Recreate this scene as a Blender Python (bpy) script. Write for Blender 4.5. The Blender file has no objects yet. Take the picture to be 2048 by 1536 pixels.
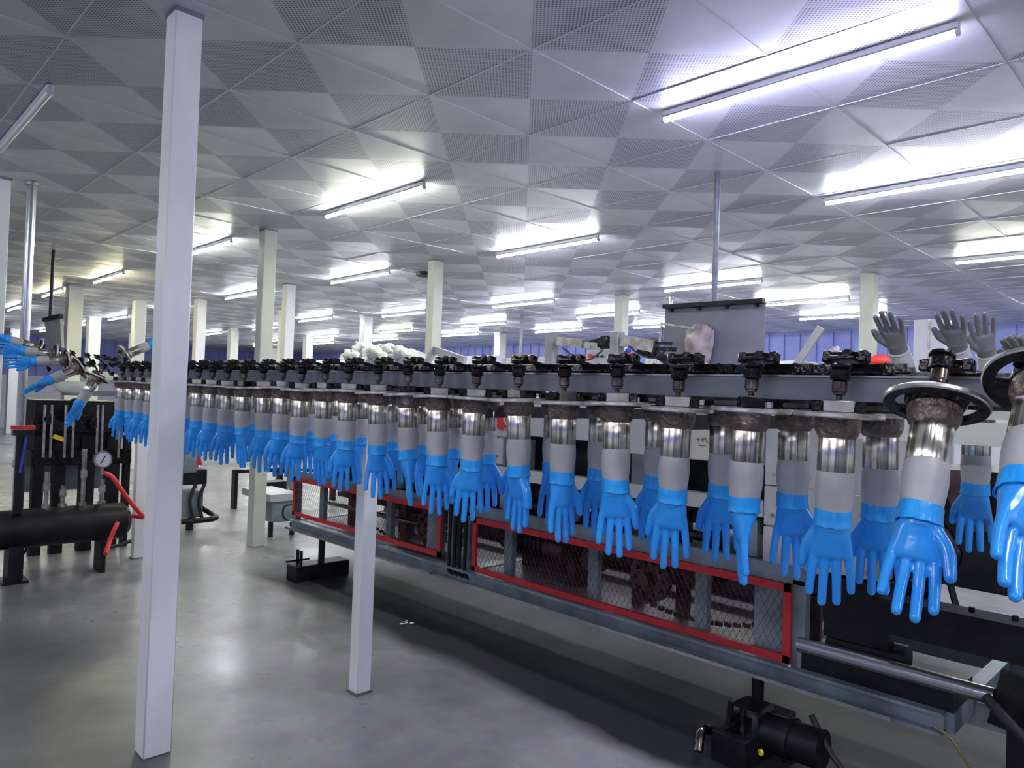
import bpy, bmesh, math, random
from mathutils import Matrix, Vector, Euler, noise
random.seed(7)
S = bpy.context.scene
COL = S.collection
PI = math.pi

# ---------------------------------------------------------------- camera
FPX = 1445.56
RM = Matrix(((0.71508263, -0.03862702, -0.69797191),
             (-0.69821884, 0.00891343, -0.71582889),
             (0.03387166, 0.99921394, -0.02059627)))
CAM = Vector((0, 0, 1.6))
cam = bpy.data.cameras.new('camera')
cam.sensor_fit = 'HORIZONTAL'; cam.sensor_width = 36; cam.lens = FPX*36/2048
cam.clip_start = .02; cam.clip_end = 200
camo = bpy.data.objects.new('camera', cam); COL.objects.link(camo)
camo.matrix_world = Matrix.Translation(CAM) @ RM.to_4x4()
S.camera = camo
# ---------------------------------------------------------------- world, exposure
S.view_settings.view_transform = 'Standard'; S.view_settings.look = 'None'
S.view_settings.gamma = 1; S.view_settings.use_curve_mapping = False
S.view_settings.exposure = 2.75
w = bpy.data.worlds.new('world'); S.world = w; w.use_nodes = True
w.node_tree.nodes['Background'].inputs[0].default_value = (.62, .66, .85, 1)
w.node_tree.nodes['Background'].inputs[1].default_value = .25
LAMP = 26.0          # strength of the lit tubes

def ray(x, y): return RM @ Vector((x-1024, -(y-768), -FPX))
def onx(x, y, X): r = ray(x, y); return CAM + r*(X/r.x)
def ony(x, y, Y): r = ray(x, y); return CAM + r*(Y/r.y)
def onz(x, y, Z): r = ray(x, y); return CAM + r*((Z-1.6)/r.z)

# ---------------------------------------------------------------- materials
def mat(name, col, rough=.5, metal=0., col2=None, scale=6., bump=0., bscale=40., emit=None, spec=.5, lo=.4, hi=.65, stretch=(1, 1, 1), coat=0):
    m = bpy.data.materials.new(name); m.use_nodes = True
    nt = m.node_tree; b = nt.nodes['Principled BSDF']
    b.inputs['Base Color'].default_value = (*col, 1)
    b.inputs['Roughness'].default_value = rough; b.inputs['Metallic'].default_value = metal
    b.inputs['Specular IOR Level'].default_value = spec
    if coat: b.inputs['Coat Weight'].default_value = coat; b.inputs['Coat Roughness'].default_value = .08
    if emit:
        b.inputs['Emission Color'].default_value = (*emit[0], 1); b.inputs['Emission Strength'].default_value = emit[1]
    tc = nt.nodes.new('ShaderNodeTexCoord'); mp = nt.nodes.new('ShaderNodeMapping'); mp.inputs['Scale'].default_value = stretch
    nt.links.new(tc.outputs['Object'], mp.inputs['Vector'])
    if col2:
        n = nt.nodes.new('ShaderNodeTexNoise'); n.inputs['Scale'].default_value = scale; n.inputs['Detail'].default_value = 5
        nt.links.new(mp.outputs[0], n.inputs['Vector'])
        r = nt.nodes.new('ShaderNodeValToRGB'); r.color_ramp.elements[0].position = lo; r.color_ramp.elements[1].position = hi
        r.color_ramp.elements[0].color = (*col, 1); r.color_ramp.elements[1].color = (*col2, 1)
        nt.links.new(n.outputs['Fac'], r.inputs[0]); nt.links.new(r.outputs[0], b.inputs['Base Color'])
    if bump:
        n2 = nt.nodes.new('ShaderNodeTexNoise'); n2.inputs['Scale'].default_value = bscale; n2.inputs['Detail'].default_value = 3
        nt.links.new(mp.outputs[0], n2.inputs['Vector'])
        bp = nt.nodes.new('ShaderNodeBump'); bp.inputs['Strength'].default_value = bump; bp.inputs['Distance'].default_value = .01
        nt.links.new(n2.outputs['Fac'], bp.inputs['Height']); nt.links.new(bp.outputs[0], b.inputs['Normal'])
    return m

M = {}
M['blue'] = mat('blue_rubber', (.028, .33, .92), .19, col2=(.035, .38, .95), scale=9, bump=.12, bscale=30, spec=.6)
M['cuff'] = mat('blue_cuff', (.02, .40, .97), .36, col2=(.015, .33, .9), scale=18, bump=.5, bscale=22, stretch=(3, 3, 1))
M['ceramic'] = mat('grey_ceramic', (.47, .46, .475), .4, col2=(.41, .40, .415), scale=14, bump=.08)
M['ceramic_white'] = mat('white_ceramic', (.62, .62, .64), .35, col2=(.52, .52, .54), scale=14)
M['ceramic_dark'] = mat('dull_grey_ceramic', (.20, .20, .22), .38)
M['steel'] = mat('polished_steel', (.95, .92, .82), .2, .92, col2=(.26, .235, .19), scale=7, stretch=(15, 15, .35), bump=.25, bscale=9, lo=.44, hi=.60)  # stretched colour stripes paint in the vertical reflection streaks
def aniso():
    m = M['steel']; nt = m.node_tree; b = nt.nodes['Principled BSDF']
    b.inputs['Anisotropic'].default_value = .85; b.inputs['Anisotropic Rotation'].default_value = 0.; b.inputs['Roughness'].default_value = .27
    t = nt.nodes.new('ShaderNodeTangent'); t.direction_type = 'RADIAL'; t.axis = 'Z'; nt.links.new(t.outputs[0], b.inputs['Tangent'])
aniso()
M['steel_dull'] = mat('dull_steel', (.5, .49, .46), .35, 1., col2=(.3, .27, .22), scale=20)
M['disc'] = mat('guide_disc_steel', (.80, .79, .74), .3, .85, col2=(.52, .49, .42), scale=30)
M['neck'] = mat('stained_neck', (.20, .155, .135), .30, .7, col2=(.50, .42, .35), scale=26, bump=.8, bscale=90, lo=.48, hi=.72)
M['oil'] = mat('oily_black_steel', (.008, .007, .009), .22, .5, col2=(.06, .05, .046), scale=30, bump=.3, bscale=60, lo=.5, hi=.75)
M['black'] = mat('black_paint', (.005, .0055, .008), .42, col2=(.014, .014, .018), scale=8, spec=.3)
M['brass'] = mat('brass', (.45, .38, .16), .35, .8)
M['shaft'] = mat('shaft_metal', (.12, .10, .085), .2, 1., col2=(.34, .29, .25), scale=40)
M['beam'] = mat('grey_beam', (.19, .205, .245), .4, .2, col2=(.13, .14, .17), scale=4, stretch=(1, .6, 3))
M['base'] = mat('bluegrey_frame_paint', (.27, .33, .37), .42, .1, col2=(.17, .21, .235), scale=5, bump=.1)
M['white'] = mat('white_column_paint', (.86, .86, .86), .4, col2=(.72, .73, .73), scale=3.5, lo=.45, hi=.8, stretch=(1, 1, .4), bump=.08, bscale=12)
M['cream'] = mat('cream_column_paint', (.66, .68, .60), .45, col2=(.55, .57, .50), scale=4, lo=.45, hi=.8)
M['panel'] = mat('machine_panel_white', (.56, .56, .57), .35, col2=(.46, .46, .48), scale=2.5)
M['panelc'] = mat('machine_panel_cream', (.60, .62, .55), .4, col2=(.50, .52, .46), scale=3)
M['lav'] = mat('dusty_tray_paint', (.26, .23, .28), .5, col2=(.18, .15, .19), scale=5)
M['red'] = mat('red_frame_paint', (.66, .03, .045), .42, col2=(.54, .025, .035), scale=8)
M['mesh'] = mat('guard_wire', (.10, .04, .045), .4, .5)
M['rust'] = mat('brown_gear_steel', (.075, .04, .045), .45, .5, col2=(.14, .09, .085), scale=12)
M['hose'] = mat('red_hose', (.80, .05, .05), .4)
M['bluep'] = mat('blue_paint', (.03, .06, .45), .4)
M['yellow'] = mat('yellow_paint', (.85, .65, .03), .4)
M['rubber'] = mat('black_rubber', (.02, .02, .024), .5)
M['galv'] = mat('galvanised_pipe', (.48, .50, .52), .25, .9, col2=(.34, .35, .37), scale=8, stretch=(1, 1, .3))
M['plate'] = mat('dark_grey_plate', (.155, .155, .18), .5, .1, col2=(.19, .19, .215), scale=4)
M['wall'] = mat('blue_corrugated_wall', (.20, .23, .60), .5, col2=(.26, .30, .64), scale=2)
M['wallw'] = mat('pale_wall', (.66, .67, .74), .5, col2=(.58, .59, .68), scale=2)
M['housing'] = mat('lamp_housing', (.52, .53, .55), .4)
M['off'] = mat('unlit_tube', (.70, .71, .72), .3)
M['tube'] = mat('lit_tube', (.9, .9, .9), .4, emit=((.91, .93, 1.), LAMP))
M['tubeb'] = mat('lit_tube_blueish', (.9, .9, .9), .4, emit=((.66, .66, 1.), LAMP))
M['tubew'] = mat('lit_tube_warm', (.9, .9, .9), .4, emit=((.97, 1., .80), LAMP))
M['tubey'] = mat('lit_tube_yellowish', (.9, .9, .9), .4, emit=((1., .93, .50), LAMP))
M['tube_edge'] = mat('lit_tube_edge', (.9, .9, .9), .4, emit=((.9, .92, 1.), LAMP*.12))
M['cloth'] = mat('white_limp_rubber', (.66, .68, .66), .5, col2=(.55, .57, .55), scale=10, bump=.4)
M['dial'] = mat('dial_face', (.62, .62, .74), .3)
M['paper'] = mat('paper', (.66, .62, .55), .6)
M['ink'] = mat('black_ink', (.02, .02, .03), .5)
M['greypost'] = mat('pale_grey_post', (.36, .38, .36), .5, col2=(.24, .25, .24), scale=7)
M['boxgrey'] = mat('control_box_paint', (.62, .64, .60), .4)
M['grid'] = mat('ceiling_grid_metal', (.62, .63, .68), .3, .4)
M['smooth'] = mat('ceiling_panel_smooth', (.68, .69, .75), .36, .16, col2=(.57, .58, .65), scale=2.2, bump=.10, bscale=3)
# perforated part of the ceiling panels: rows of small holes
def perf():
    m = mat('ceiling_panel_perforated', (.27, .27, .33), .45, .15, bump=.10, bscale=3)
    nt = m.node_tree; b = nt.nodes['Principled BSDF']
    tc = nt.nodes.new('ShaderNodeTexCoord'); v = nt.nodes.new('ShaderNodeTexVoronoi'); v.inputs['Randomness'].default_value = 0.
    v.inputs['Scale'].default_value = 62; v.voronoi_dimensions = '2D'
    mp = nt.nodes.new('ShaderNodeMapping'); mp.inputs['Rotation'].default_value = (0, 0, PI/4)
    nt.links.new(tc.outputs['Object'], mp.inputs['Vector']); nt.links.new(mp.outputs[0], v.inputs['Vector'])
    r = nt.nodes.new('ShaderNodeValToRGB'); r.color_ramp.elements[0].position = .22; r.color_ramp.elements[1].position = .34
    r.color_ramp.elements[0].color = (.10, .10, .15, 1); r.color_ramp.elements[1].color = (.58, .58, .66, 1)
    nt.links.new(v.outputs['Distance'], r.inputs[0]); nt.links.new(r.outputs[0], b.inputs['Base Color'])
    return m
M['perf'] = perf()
def floor_mat():
    m = mat('polished_concrete', (.30, .31, .32), .3, bump=.12, bscale=5, spec=.32)
    nt = m.node_tree; b = nt.nodes['Principled BSDF']; L = nt.links
    tc = nt.nodes.new('ShaderNodeTexCoord')
    n = nt.nodes.new('ShaderNodeTexNoise'); n.inputs['Scale'].default_value = .75; n.inputs['Detail'].default_value = 6; n.inputs['Roughness'].default_value = .6
    n3 = nt.nodes.new('ShaderNodeTexNoise'); n3.inputs['Scale'].default_value = 9; n3.inputs['Detail'].default_value = 6
    L.new(tc.outputs['Object'], n.inputs['Vector']); L.new(tc.outputs['Object'], n3.inputs['Vector'])
    r = nt.nodes.new('ShaderNodeValToRGB'); r.color_ramp.elements[0].position = .36; r.color_ramp.elements[1].position = .62
    r.color_ramp.elements[0].color = (.17, .173, .18, 1); r.color_ramp.elements[1].color = (.43, .43, .425, 1)
    L.new(n.outputs['Fac'], r.inputs[0])
    mx = nt.nodes.new('ShaderNodeMix'); mx.data_type = 'RGBA'; mx.blend_type = 'MULTIPLY'; mx.inputs[0].default_value = .35
    L.new(r.outputs[0], mx.inputs[6]); L.new(n3.outputs['Color'], mx.inputs[7])
    # darker strip the machine stands on (x 2.75 .. 4.4), with a ragged edge
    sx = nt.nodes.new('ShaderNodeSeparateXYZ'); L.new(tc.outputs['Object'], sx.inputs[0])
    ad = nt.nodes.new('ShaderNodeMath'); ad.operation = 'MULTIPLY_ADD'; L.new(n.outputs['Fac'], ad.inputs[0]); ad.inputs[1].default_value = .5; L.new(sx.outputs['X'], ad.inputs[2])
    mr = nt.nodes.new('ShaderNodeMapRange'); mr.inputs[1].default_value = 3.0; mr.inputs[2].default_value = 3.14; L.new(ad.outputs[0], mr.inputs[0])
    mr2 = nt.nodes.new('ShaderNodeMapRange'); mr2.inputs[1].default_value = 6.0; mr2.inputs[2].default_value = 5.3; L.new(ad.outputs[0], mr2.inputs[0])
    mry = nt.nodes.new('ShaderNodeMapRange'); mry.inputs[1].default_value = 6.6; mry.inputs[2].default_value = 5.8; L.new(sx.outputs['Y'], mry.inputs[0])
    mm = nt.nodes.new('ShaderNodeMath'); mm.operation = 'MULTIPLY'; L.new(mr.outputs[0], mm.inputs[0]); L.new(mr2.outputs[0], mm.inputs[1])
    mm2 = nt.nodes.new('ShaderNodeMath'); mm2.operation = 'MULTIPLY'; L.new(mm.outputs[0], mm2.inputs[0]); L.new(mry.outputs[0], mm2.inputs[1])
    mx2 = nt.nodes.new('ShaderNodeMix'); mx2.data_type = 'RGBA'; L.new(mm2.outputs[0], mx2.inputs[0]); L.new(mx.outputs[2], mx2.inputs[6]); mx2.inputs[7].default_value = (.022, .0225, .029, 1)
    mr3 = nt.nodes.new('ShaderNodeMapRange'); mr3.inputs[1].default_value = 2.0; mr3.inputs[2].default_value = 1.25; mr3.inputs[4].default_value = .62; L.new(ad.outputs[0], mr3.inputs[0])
    mx3 = nt.nodes.new('ShaderNodeMix'); mx3.data_type = 'RGBA'; L.new(mr3.outputs[0], mx3.inputs[0]); L.new(mx2.outputs[2], mx3.inputs[6]); mx3.inputs[7].default_value = (.055, .058, .062, 1)   # dim left side of the floor, shade painted into the colour
    L.new(mx3.outputs[2], b.inputs['Base Color'])
    rr = nt.nodes.new('ShaderNodeMapRange'); rr.inputs[1].default_value = .3; rr.inputs[2].default_value = .7; rr.inputs[3].default_value = .45; rr.inputs[4].default_value = .2
    L.new(n.outputs['Fac'], rr.inputs[0])
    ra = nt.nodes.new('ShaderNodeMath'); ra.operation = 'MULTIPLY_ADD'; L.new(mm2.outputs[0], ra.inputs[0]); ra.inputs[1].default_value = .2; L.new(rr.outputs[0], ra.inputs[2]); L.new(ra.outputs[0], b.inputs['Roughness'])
    return m
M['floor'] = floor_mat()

# ---------------------------------------------------------------- mesh helpers
class B:
    def __init__(s): s.bm = bmesh.new(); s.mi = 0
    def _fin(s, verts, mtx=None):
        fs = set(f for v in verts for f in v.link_faces)
        for f in fs: f.material_index = s.mi
        if mtx: bmesh.ops.transform(s.bm, matrix=mtx, verts=verts)
        return s
    def box(s, c, d, rot=None, bev=0):
        vs = bmesh.ops.create_cube(s.bm, size=1)['verts']
        bmesh.ops.scale(s.bm, vec=Vector(d), verts=vs)
        if bev:
            es = list(set(e for v in vs for e in v.link_edges))
            vs = bmesh.ops.bevel(s.bm, geom=es, offset=bev, segments=1, affect='EDGES')['verts']
        mt = Matrix.Translation(Vector(c))
        if rot is not None: mt = mt @ Euler(rot).to_matrix().to_4x4()
        return s._fin(vs, mt)
    def bb(s, x0, x1, y0, y1, z0, z1, bev=0):
        return s.box(((x0+x1)/2, (y0+y1)/2, (z0+z1)/2), (x1-x0, y1-y0, z1-z0), bev=bev)
    def cyl(s, p0, p1, r0, r1=None, n=14):
        p0, p1 = Vector(p0), Vector(p1); r1 = r0 if r1 is None else r1
        d = p1-p0
        vs = bmesh.ops.create_cone(s.bm, cap_ends=True, segments=n, radius1=r0, radius2=r1, depth=d.length)['verts']
        q = d.to_track_quat('Z', 'Y').to_matrix().to_4x4()
        return s._fin(vs, Matrix.Translation((p0+p1)/2) @ q)
    def bar(s, p0, p1, w, h):
        p0, p1 = Vector(p0), Vector(p1); d = p1-p0
        vs = bmesh.ops.create_cube(s.bm, size=1)['verts']
        bmesh.ops.scale(s.bm, vec=(w, h, d.length), verts=vs)
        return s._fin(vs, Matrix.Translation((p0+p1)/2) @ d.to_track_quat('Z', 'Y').to_matrix().to_4x4())
    def sph(s, c, r, n=12, sc=(1, 1, 1)):
        vs = bmesh.ops.create_uvsphere(s.bm, u_segments=n, v_segments=max(6, n//2+2), radius=r)['verts']
        bmesh.ops.scale(s.bm, vec=sc, verts=vs)
        return s._fin(vs, Matrix.Translation(Vector(c)))
    def lathe(s, prof, n=28, c=(0, 0, 0), sx=1, sy=1, cap=True, rot=None):
        rings = []; c = Vector(c)
        rm = Euler(rot).to_matrix() if rot is not None else Matrix.Identity(3)
        for (r, z) in prof:
            rings.append([s.bm.verts.new(c + rm @ Vector((r*math.cos(2*PI*i/n)*sx, r*math.sin(2*PI*i/n)*sy, z))) for i in range(n)])
        for a, b in zip(rings, rings[1:]):
            for i in range(n):
                f = s.bm.faces.new((a[i], a[(i+1) % n], b[(i+1) % n], b[i])); f.material_index = s.mi; f.smooth = True
        if cap:
            for rg in (rings[0], rings[-1]):
                try: f = s.bm.faces.new(rg); f.material_index = s.mi
                except Exception: pass
        return s
    def tube(s, pts, r, n=8, sm=4):
        P = [Vector(p) for p in pts]
        if sm > 1 and len(P) > 2:
            Q = []
            for i in range(len(P)-1):
                a = P[max(i-1, 0)]; b = P[i]; c = P[i+1]; d = P[min(i+2, len(P)-1)]
                for k in range(sm):
                    t = k/sm
                    Q.append(.5*((2*b)+(c-a)*t+(2*a-5*b+4*c-d)*t*t+(3*b-a-3*c+d)*t**3))
            Q.append(P[-1]); P = Q
        rings = []; u = None
        for i, p in enumerate(P):
            t = (P[min(i+1, len(P)-1)]-P[max(i-1, 0)]).normalized()
            if u is None: u = t.orthogonal().normalized()
            u = (u - t*u.dot(t)).normalized(); v = t.cross(u)
            rr = r(i/(len(P)-1)) if callable(r) else r
            rings.append([s.bm.verts.new(p+(u*math.cos(2*PI*k/n)+v*math.sin(2*PI*k/n))*rr) for k in range(n)])
        for a, b in zip(rings, rings[1:]):
            for i in range(n):
                f = s.bm.faces.new((a[i], a[(i+1) % n], b[(i+1) % n], b[i])); f.material_index = s.mi; f.smooth = True
        for rg in (rings[0], rings[-1]):
            f = s.bm.faces.new(rg); f.material_index = s.mi
        return s
    def quad(s, pts, t=None):
        vs = [s.bm.verts.new(Vector(p)) for p in pts]
        f = s.bm.faces.new(vs); f.material_index = s.mi
        if t:
            r = bmesh.ops.extrude_face_region(s.bm, geom=[f])
            nv = [e for e in r['geom'] if isinstance(e, bmesh.types.BMVert)]
            bmesh.ops.translate(s.bm, vec=Vector(t), verts=nv)
            for g in set(f2 for v in nv for f2 in v.link_faces): g.material_index = s.mi
        return s
    def build(s, name, mats, parent=None, origin=None, smooth=True):
        if origin is None: origin = parent.matrix_basis.translation if (parent is not None and parent.parent is None) else Vector((0, 0, 0))
        if parent is not None and parent.parent is not None and origin == Vector((0, 0, 0)): origin = parent.parent.matrix_basis.translation
        origin = Vector(origin)
        bmesh.ops.translate(s.bm, vec=-origin, verts=s.bm.verts)
        bmesh.ops.recalc_face_normals(s.bm, faces=s.bm.faces)
        me = bpy.data.meshes.new(name); s.bm.to_mesh(me); s.bm.free()
        for m in (mats if isinstance(mats, (list, tuple)) else [mats]): me.materials.append(M[m] if isinstance(m, str) else m)
        if smooth:
            me.shade_smooth()
            try: me.set_sharp_from_angle(angle=math.radians(38))
            except Exception: pass
        o = bpy.data.objects.new(name, me); COL.objects.link(o)
        if parent is not None: o.parent = parent
        else: o.location = origin
        return o

def tag(o, label=None, cat=None, group=None, kind=None):
    if label: o['label'] = label
    if cat: o['category'] = cat
    if group: o['group'] = group
    if kind: o['kind'] = kind
    return o
def thing(name, label, cat, loc=(0, 0, 0), group=None):
    o = bpy.data.objects.new(name, None); COL.objects.link(o); o.location = loc; o.empty_display_size = .05
    return tag(o, label, cat, group)
def copy_tree(o, parent=None):
    c = o.copy(); COL.objects.link(c)
    if parent is not None: c.parent = parent
    for ch in KIDS.get(o.name, []): copy_tree(ch, c)
    return c
KIDS = {}
def reg(root):
    for o in list(root.children): KIDS.setdefault(root.name, []).append(o); reg(o)

# ================================================================ SETTING
ZC = 3.27
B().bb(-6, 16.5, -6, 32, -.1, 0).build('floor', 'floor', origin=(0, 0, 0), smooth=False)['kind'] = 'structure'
ceil = B().bb(-6, 16.5, -6, 32, ZC+.02, ZC+.1).build('ceiling', 'smooth', origin=(0, 0, 0), smooth=False); ceil['kind'] = 'structure'
T = .793; X0 = .827; Y0 = .83
def panel_bm(bb, cx, cy, z, jit=True):
    g = .004; h = T/2-g; bm = bb.bm
    tz = [random.uniform(-.003, .003) for _ in range(4)] if jit else [0]*4
    cz = random.uniform(-.006, .004) if jit else 0
    c = bm.verts.new((cx, cy, z+cz))
    k = [bm.verts.new((cx+sx*h, cy+sy*h, z+tz[i])) for i, (sx, sy) in enumerate(((-1, -1), (1, -1), (1, 1), (-1, 1)))]
    kt = [bm.verts.new((v.co.x, v.co.y, z+.018)) for v in k]
    for i in range(4):
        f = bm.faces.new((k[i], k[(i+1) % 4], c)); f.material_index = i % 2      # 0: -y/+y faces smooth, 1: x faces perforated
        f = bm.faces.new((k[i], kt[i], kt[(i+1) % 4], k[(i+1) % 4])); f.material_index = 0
protos = []
cells = []
for i in range(-8, 20):
    for j in range(-8, 39):
        cx, cy = X0+(i+.5)*T, Y0+(j+.5)*T
        if not (-5.9 < cx < 16 and -5.9 < cy < 31.5): continue
        v = RM.transposed() @ (Vector((cx, cy, ZC))-CAM)
        vis = v.z < -.3 and abs(v.x/v.z)*FPX < 1160 and abs(v.y/v.z)*FPX < 900
        cells.append((0 if vis else 1, (v.length), cx, cy))
cells.sort()
rest = B()
for n, (a, d, cx, cy) in enumerate(cells):
    if n < 290 and a == 0:
        if len(protos) < 14:
            pb = B(); panel_bm(pb, 0, 0, 0)
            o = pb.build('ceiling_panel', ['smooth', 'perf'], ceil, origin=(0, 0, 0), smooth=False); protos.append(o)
        else:
            o = random.choice(protos).copy(); COL.objects.link(o)
        o.location = (cx, cy, ZC)
    else: panel_bm(rest, cx, cy, ZC)
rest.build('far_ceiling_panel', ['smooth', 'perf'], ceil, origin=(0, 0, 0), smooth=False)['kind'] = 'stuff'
gb = B()
for i in range(-8, 21): gb.bb(X0+i*T-.004, X0+i*T+.004, -6, 32, ZC-.003, ZC+.01)
for j in range(-8, 40): gb.bb(-6, 16.5, Y0+j*T-.004, Y0+j*T+.004, ZC-.003, ZC+.01)
gb.build('ceiling_grid', 'grid', ceil, origin=(0, 0, 0), smooth=False)

def wall(name, axis, pos, a0, a1, inward):
    root = bpy.data.objects.new(name, None); COL.objects.link(root); root['kind'] = 'structure'
    t = .04*inward
    def q(u0, u1, z0, z1, d0, d1):
        if axis == 'x': return (min(pos+d0, pos+d1), max(pos+d0, pos+d1), u0, u1, z0, z1)
        return (u0, u1, min(pos+d0, pos+d1), max(pos+d0, pos+d1), z0, z1)
    B().bb(*q(a0, a1, 0, ZC+.02, -.1*inward, 0)).build('wall_sheet', 'wall', root, origin=(0, 0, 0), smooth=False)
    B().bb(*q(a0, a1, 0, 1.85, 0, .06*inward)).build('wall_base_band', 'wallw', root, origin=(0, 0, 0), smooth=False)
    rb = B(); u = a0
    while u < a1:
        rb.bb(*q(u, u+.05, 1.86, ZC-.01, 0, t)); u += .36
    rb.build('rib', 'wall', root, origin=(0, 0, 0), smooth=False)['kind'] = 'stuff'
    return root
wall('wall_right', 'x', 15.6, -6, 32, -1); wall('wall_left', 'x', -5.5, -6, 32, 1)
wall('wall_back', 'y', 30.5, -6, 16.5, -1); wall('wall_front', 'y', -5.5, -6, 16.5, 1)

# ---------------------------------------------------------------- columns
def column(x, y, w, label, m='white', top=ZC, group=None):
    t = thing('column', label, 'column', (x, y, 0), group)
    B().bb(x-w/2, x+w/2, y-w/2, y+w/2, .0, top, bev=.006).build('shaft', m, t)
    B().bb(x-w/2-.004, x+w/2+.004, y-w/2-.004, y+w/2+.004, top-.02, top-.001).build('top_plate', 'galv', t)
    return t
column(1.15, 3.36, .118, 'large white square steel column nearest the camera, left of the red guards')
column(3.37, 7.16, .135, 'cream and white square column behind the glove line, right of the nearest column', 'cream')
column(1.03, 7.25, .22, 'white column cut by the left edge of the picture', 'white')
column(5.47, 7.02, .14, 'cream square column rising behind the heap of limp white gloves', 'cream')
column(9.2, 3.27, .16, 'cream square column left of the upturned bare ceramic hands', 'cream')
column(9.0, 6.85, .16, 'cream square column beside a thin galvanised pipe, left of the hanging plate', 'cream')
column(5.32, 10.5, .15, 'white square column just right of the cream column near the left', 'white')
column(3.2, 14.0, .22, 'cream column left of the nearest column, right of the small hanging plate', 'cream')
FAR = [(5.04, 20.1, .26), (4.56, 15.1, .2), (5.19, 13.7, .17), (8.54, 13.3, .2), (12.5, 13.3, .22), (8.3, 19.5, .22), (6.98, 13.9, .2),
       (2.3, 20.5, .3), (10.6, 19.6, .22), (12.6, 19.8, .3), (7.3, 24.5, .26), (9.8, 25.8, .26), (4.6, 27, .3), (12.9, 26.5, .3), (12.2, 7.1, .18)]
for x, y, wd in FAR:
    column(x, y, wd, 'slim pale square column far back in the hall', random.choice(['white', 'cream']), group='columns far back in the hall')
for (x, y, r, lab) in [(1.28, 7.12, .035, 'galvanised vertical pipe beside the column at the left edge'),
                       (9.55, 6.35, .05, 'thin galvanised vertical pipe right of a far cream column')]:
    t = thing('standpipe', lab, 'pipe', (x, y, 0))
    B().cyl((x, y, .0), (x, y, ZC-.002), r, n=20).build('pipe_run', 'galv', t)
    B().cyl((x, y, ZC-.03), (x, y, ZC-.003), r*1.5, n=20).cyl((x, y, .9), (x, y, .96), r*1.3, n=20).build('pipe_collar', 'steel_dull', t)

# ---------------------------------------------------------------- lamps
def make_lamp(kind, L=1.48):
    t = thing('tube_lamp', 'x', 'lamp')
    z = ZC-.062
    B().bb(-.015, .015, -L/2, L/2, -.037, -.008, bev=.003).build('housing', 'housing', t, origin=(0, 0, 0))
    b = B().cyl((0, -L/2+.012, -.052), (0, L/2-.012, -.052), .0175, n=16)
    b.bm.normal_update()
    for f in b.bm.faces: f.material_index = 1 if f.normal.z > .25 else (2 if f.normal.z > 0 else 0)      # the back of the batten is opaque
    b.build('tube', [kind, 'housing', 'off' if kind == 'off' else 'tube_edge'], t, origin=(0, 0, 0))
    for s in (-1, 1): B().cyl((0, s*(L/2-.014), -.052), (0, s*(L/2), -.052), .018, n=12).build('end_cap', 'housing', t, origin=(0, 0, 0))
    for s in (-1, 1): B().bb(-.008, .008, s*L*.36-.01, s*L*.36+.01, -.013, 0).build('clip', 'housing', t, origin=(0, 0, 0))
    reg(t); return t
LP = {k: make_lamp(k) for k in ('tube', 'tubeb', 'tubew', 'tubey', 'off')}
used = {k: False for k in LP}
def lamp(kind, x, y, label, group=None, rz=0):
    o = LP[kind] if not used[kind] else copy_tree(LP[kind])
    used[kind] = True
    o.location = (x, y, ZC-.001); o.rotation_euler.z = rz
    o['label'] = label
    if group: o['group'] = group
    return o
lamp('tubeb', 3.43, 1.62, 'long lit tube lamp largest in view at the upper right of the ceiling')
lamp('tube', 5.66, 1.62, 'lit tube lamp at the right edge below the largest ceiling lamp')
lamp('tubew', 3.36, 5.23, 'lit tube lamp in the middle left of the ceiling, right of the nearest column')
lamp('tube', 5.58, 5.30, 'lit tube lamp above the middle of the glove line, above the cream column row')
lamp('tubew', 3.26, 8.55, 'lit tube lamp whose left end is hidden behind the nearest column')
lamp('tube', 5.47, 8.75, 'lit tube lamp right of the cream column behind the conveyor')
lamp('off', .905, 5.42, 'unlit tube lamp at the upper left of the ceiling')
lamp('tubew', 8.75, 1.5, 'lit tube lamp at the right edge above the upturned bare hands')
lamp('tube', 8.72, 5.15, 'lit tube lamp crossed by the rod of the large hanging plate')
lamp('tubew', 10.8, 4.85, 'lit tube lamp just right of the large hanging plate top corner')
lamp('tube', 8.66, 8.7, 'lit tube lamp left of the far column with the thin pipe')
lamp('tube', 12.8, 5.0, 'lit tube lamp behind the far cream column left of the bare hands')
lamp('tube', 10.6, 8.4, 'lit tube lamp passing behind the far cream column near the pipe')
lamp('tubey', 3.2, 12.1, 'lit tube lamp high left, just left of the nearest column')
lamp('tubey', 3.1, 15.1, 'lit tube lamp crossed by the rod of the small hanging plate')
for x, ys in ((3.2, (19, 22.5)), (5.3, (12.1, 15.6, 19.1, 22.6)), (8.05, (14.6,)), (8.5, (11.9, 18, 21.5, 25)), (10.65, (11.9, 15.2, 18.7, 22.2)),
              (12.45, (11.3,)), (12.1, (14.4, 17.9, 21.4)), (12.7, (8.6,)), (11.7, (24.9,)), (13.0, (1.6,)), (5.2, (26,))):
    for y in ys: lamp(random.choice(['tube', 'tubew', 'tube']), x, y, 'small far lit tube lamp under the distant ceiling', 'lit tube lamps far back in the hall')
for x, y in ((3.4, -2.0), (5.6, -2.0), (8.7, -2.0), (.9, -.9), (.9, -3.6), (-1.6, -2.2), (-1.6, 1.3), (-3.9, -.5), (-1.6, 8.6), (-1.6, 4.9), (-3.9, 6.7), (.9, -6.0+1.2), (3.4, -4.6)):  # unseen lamps added to brighten the foreground, columns and ceiling
    lamp('tube', x, y, 'lit tube lamp added unseen outside the picture', 'added lamps outside the picture')

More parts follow.
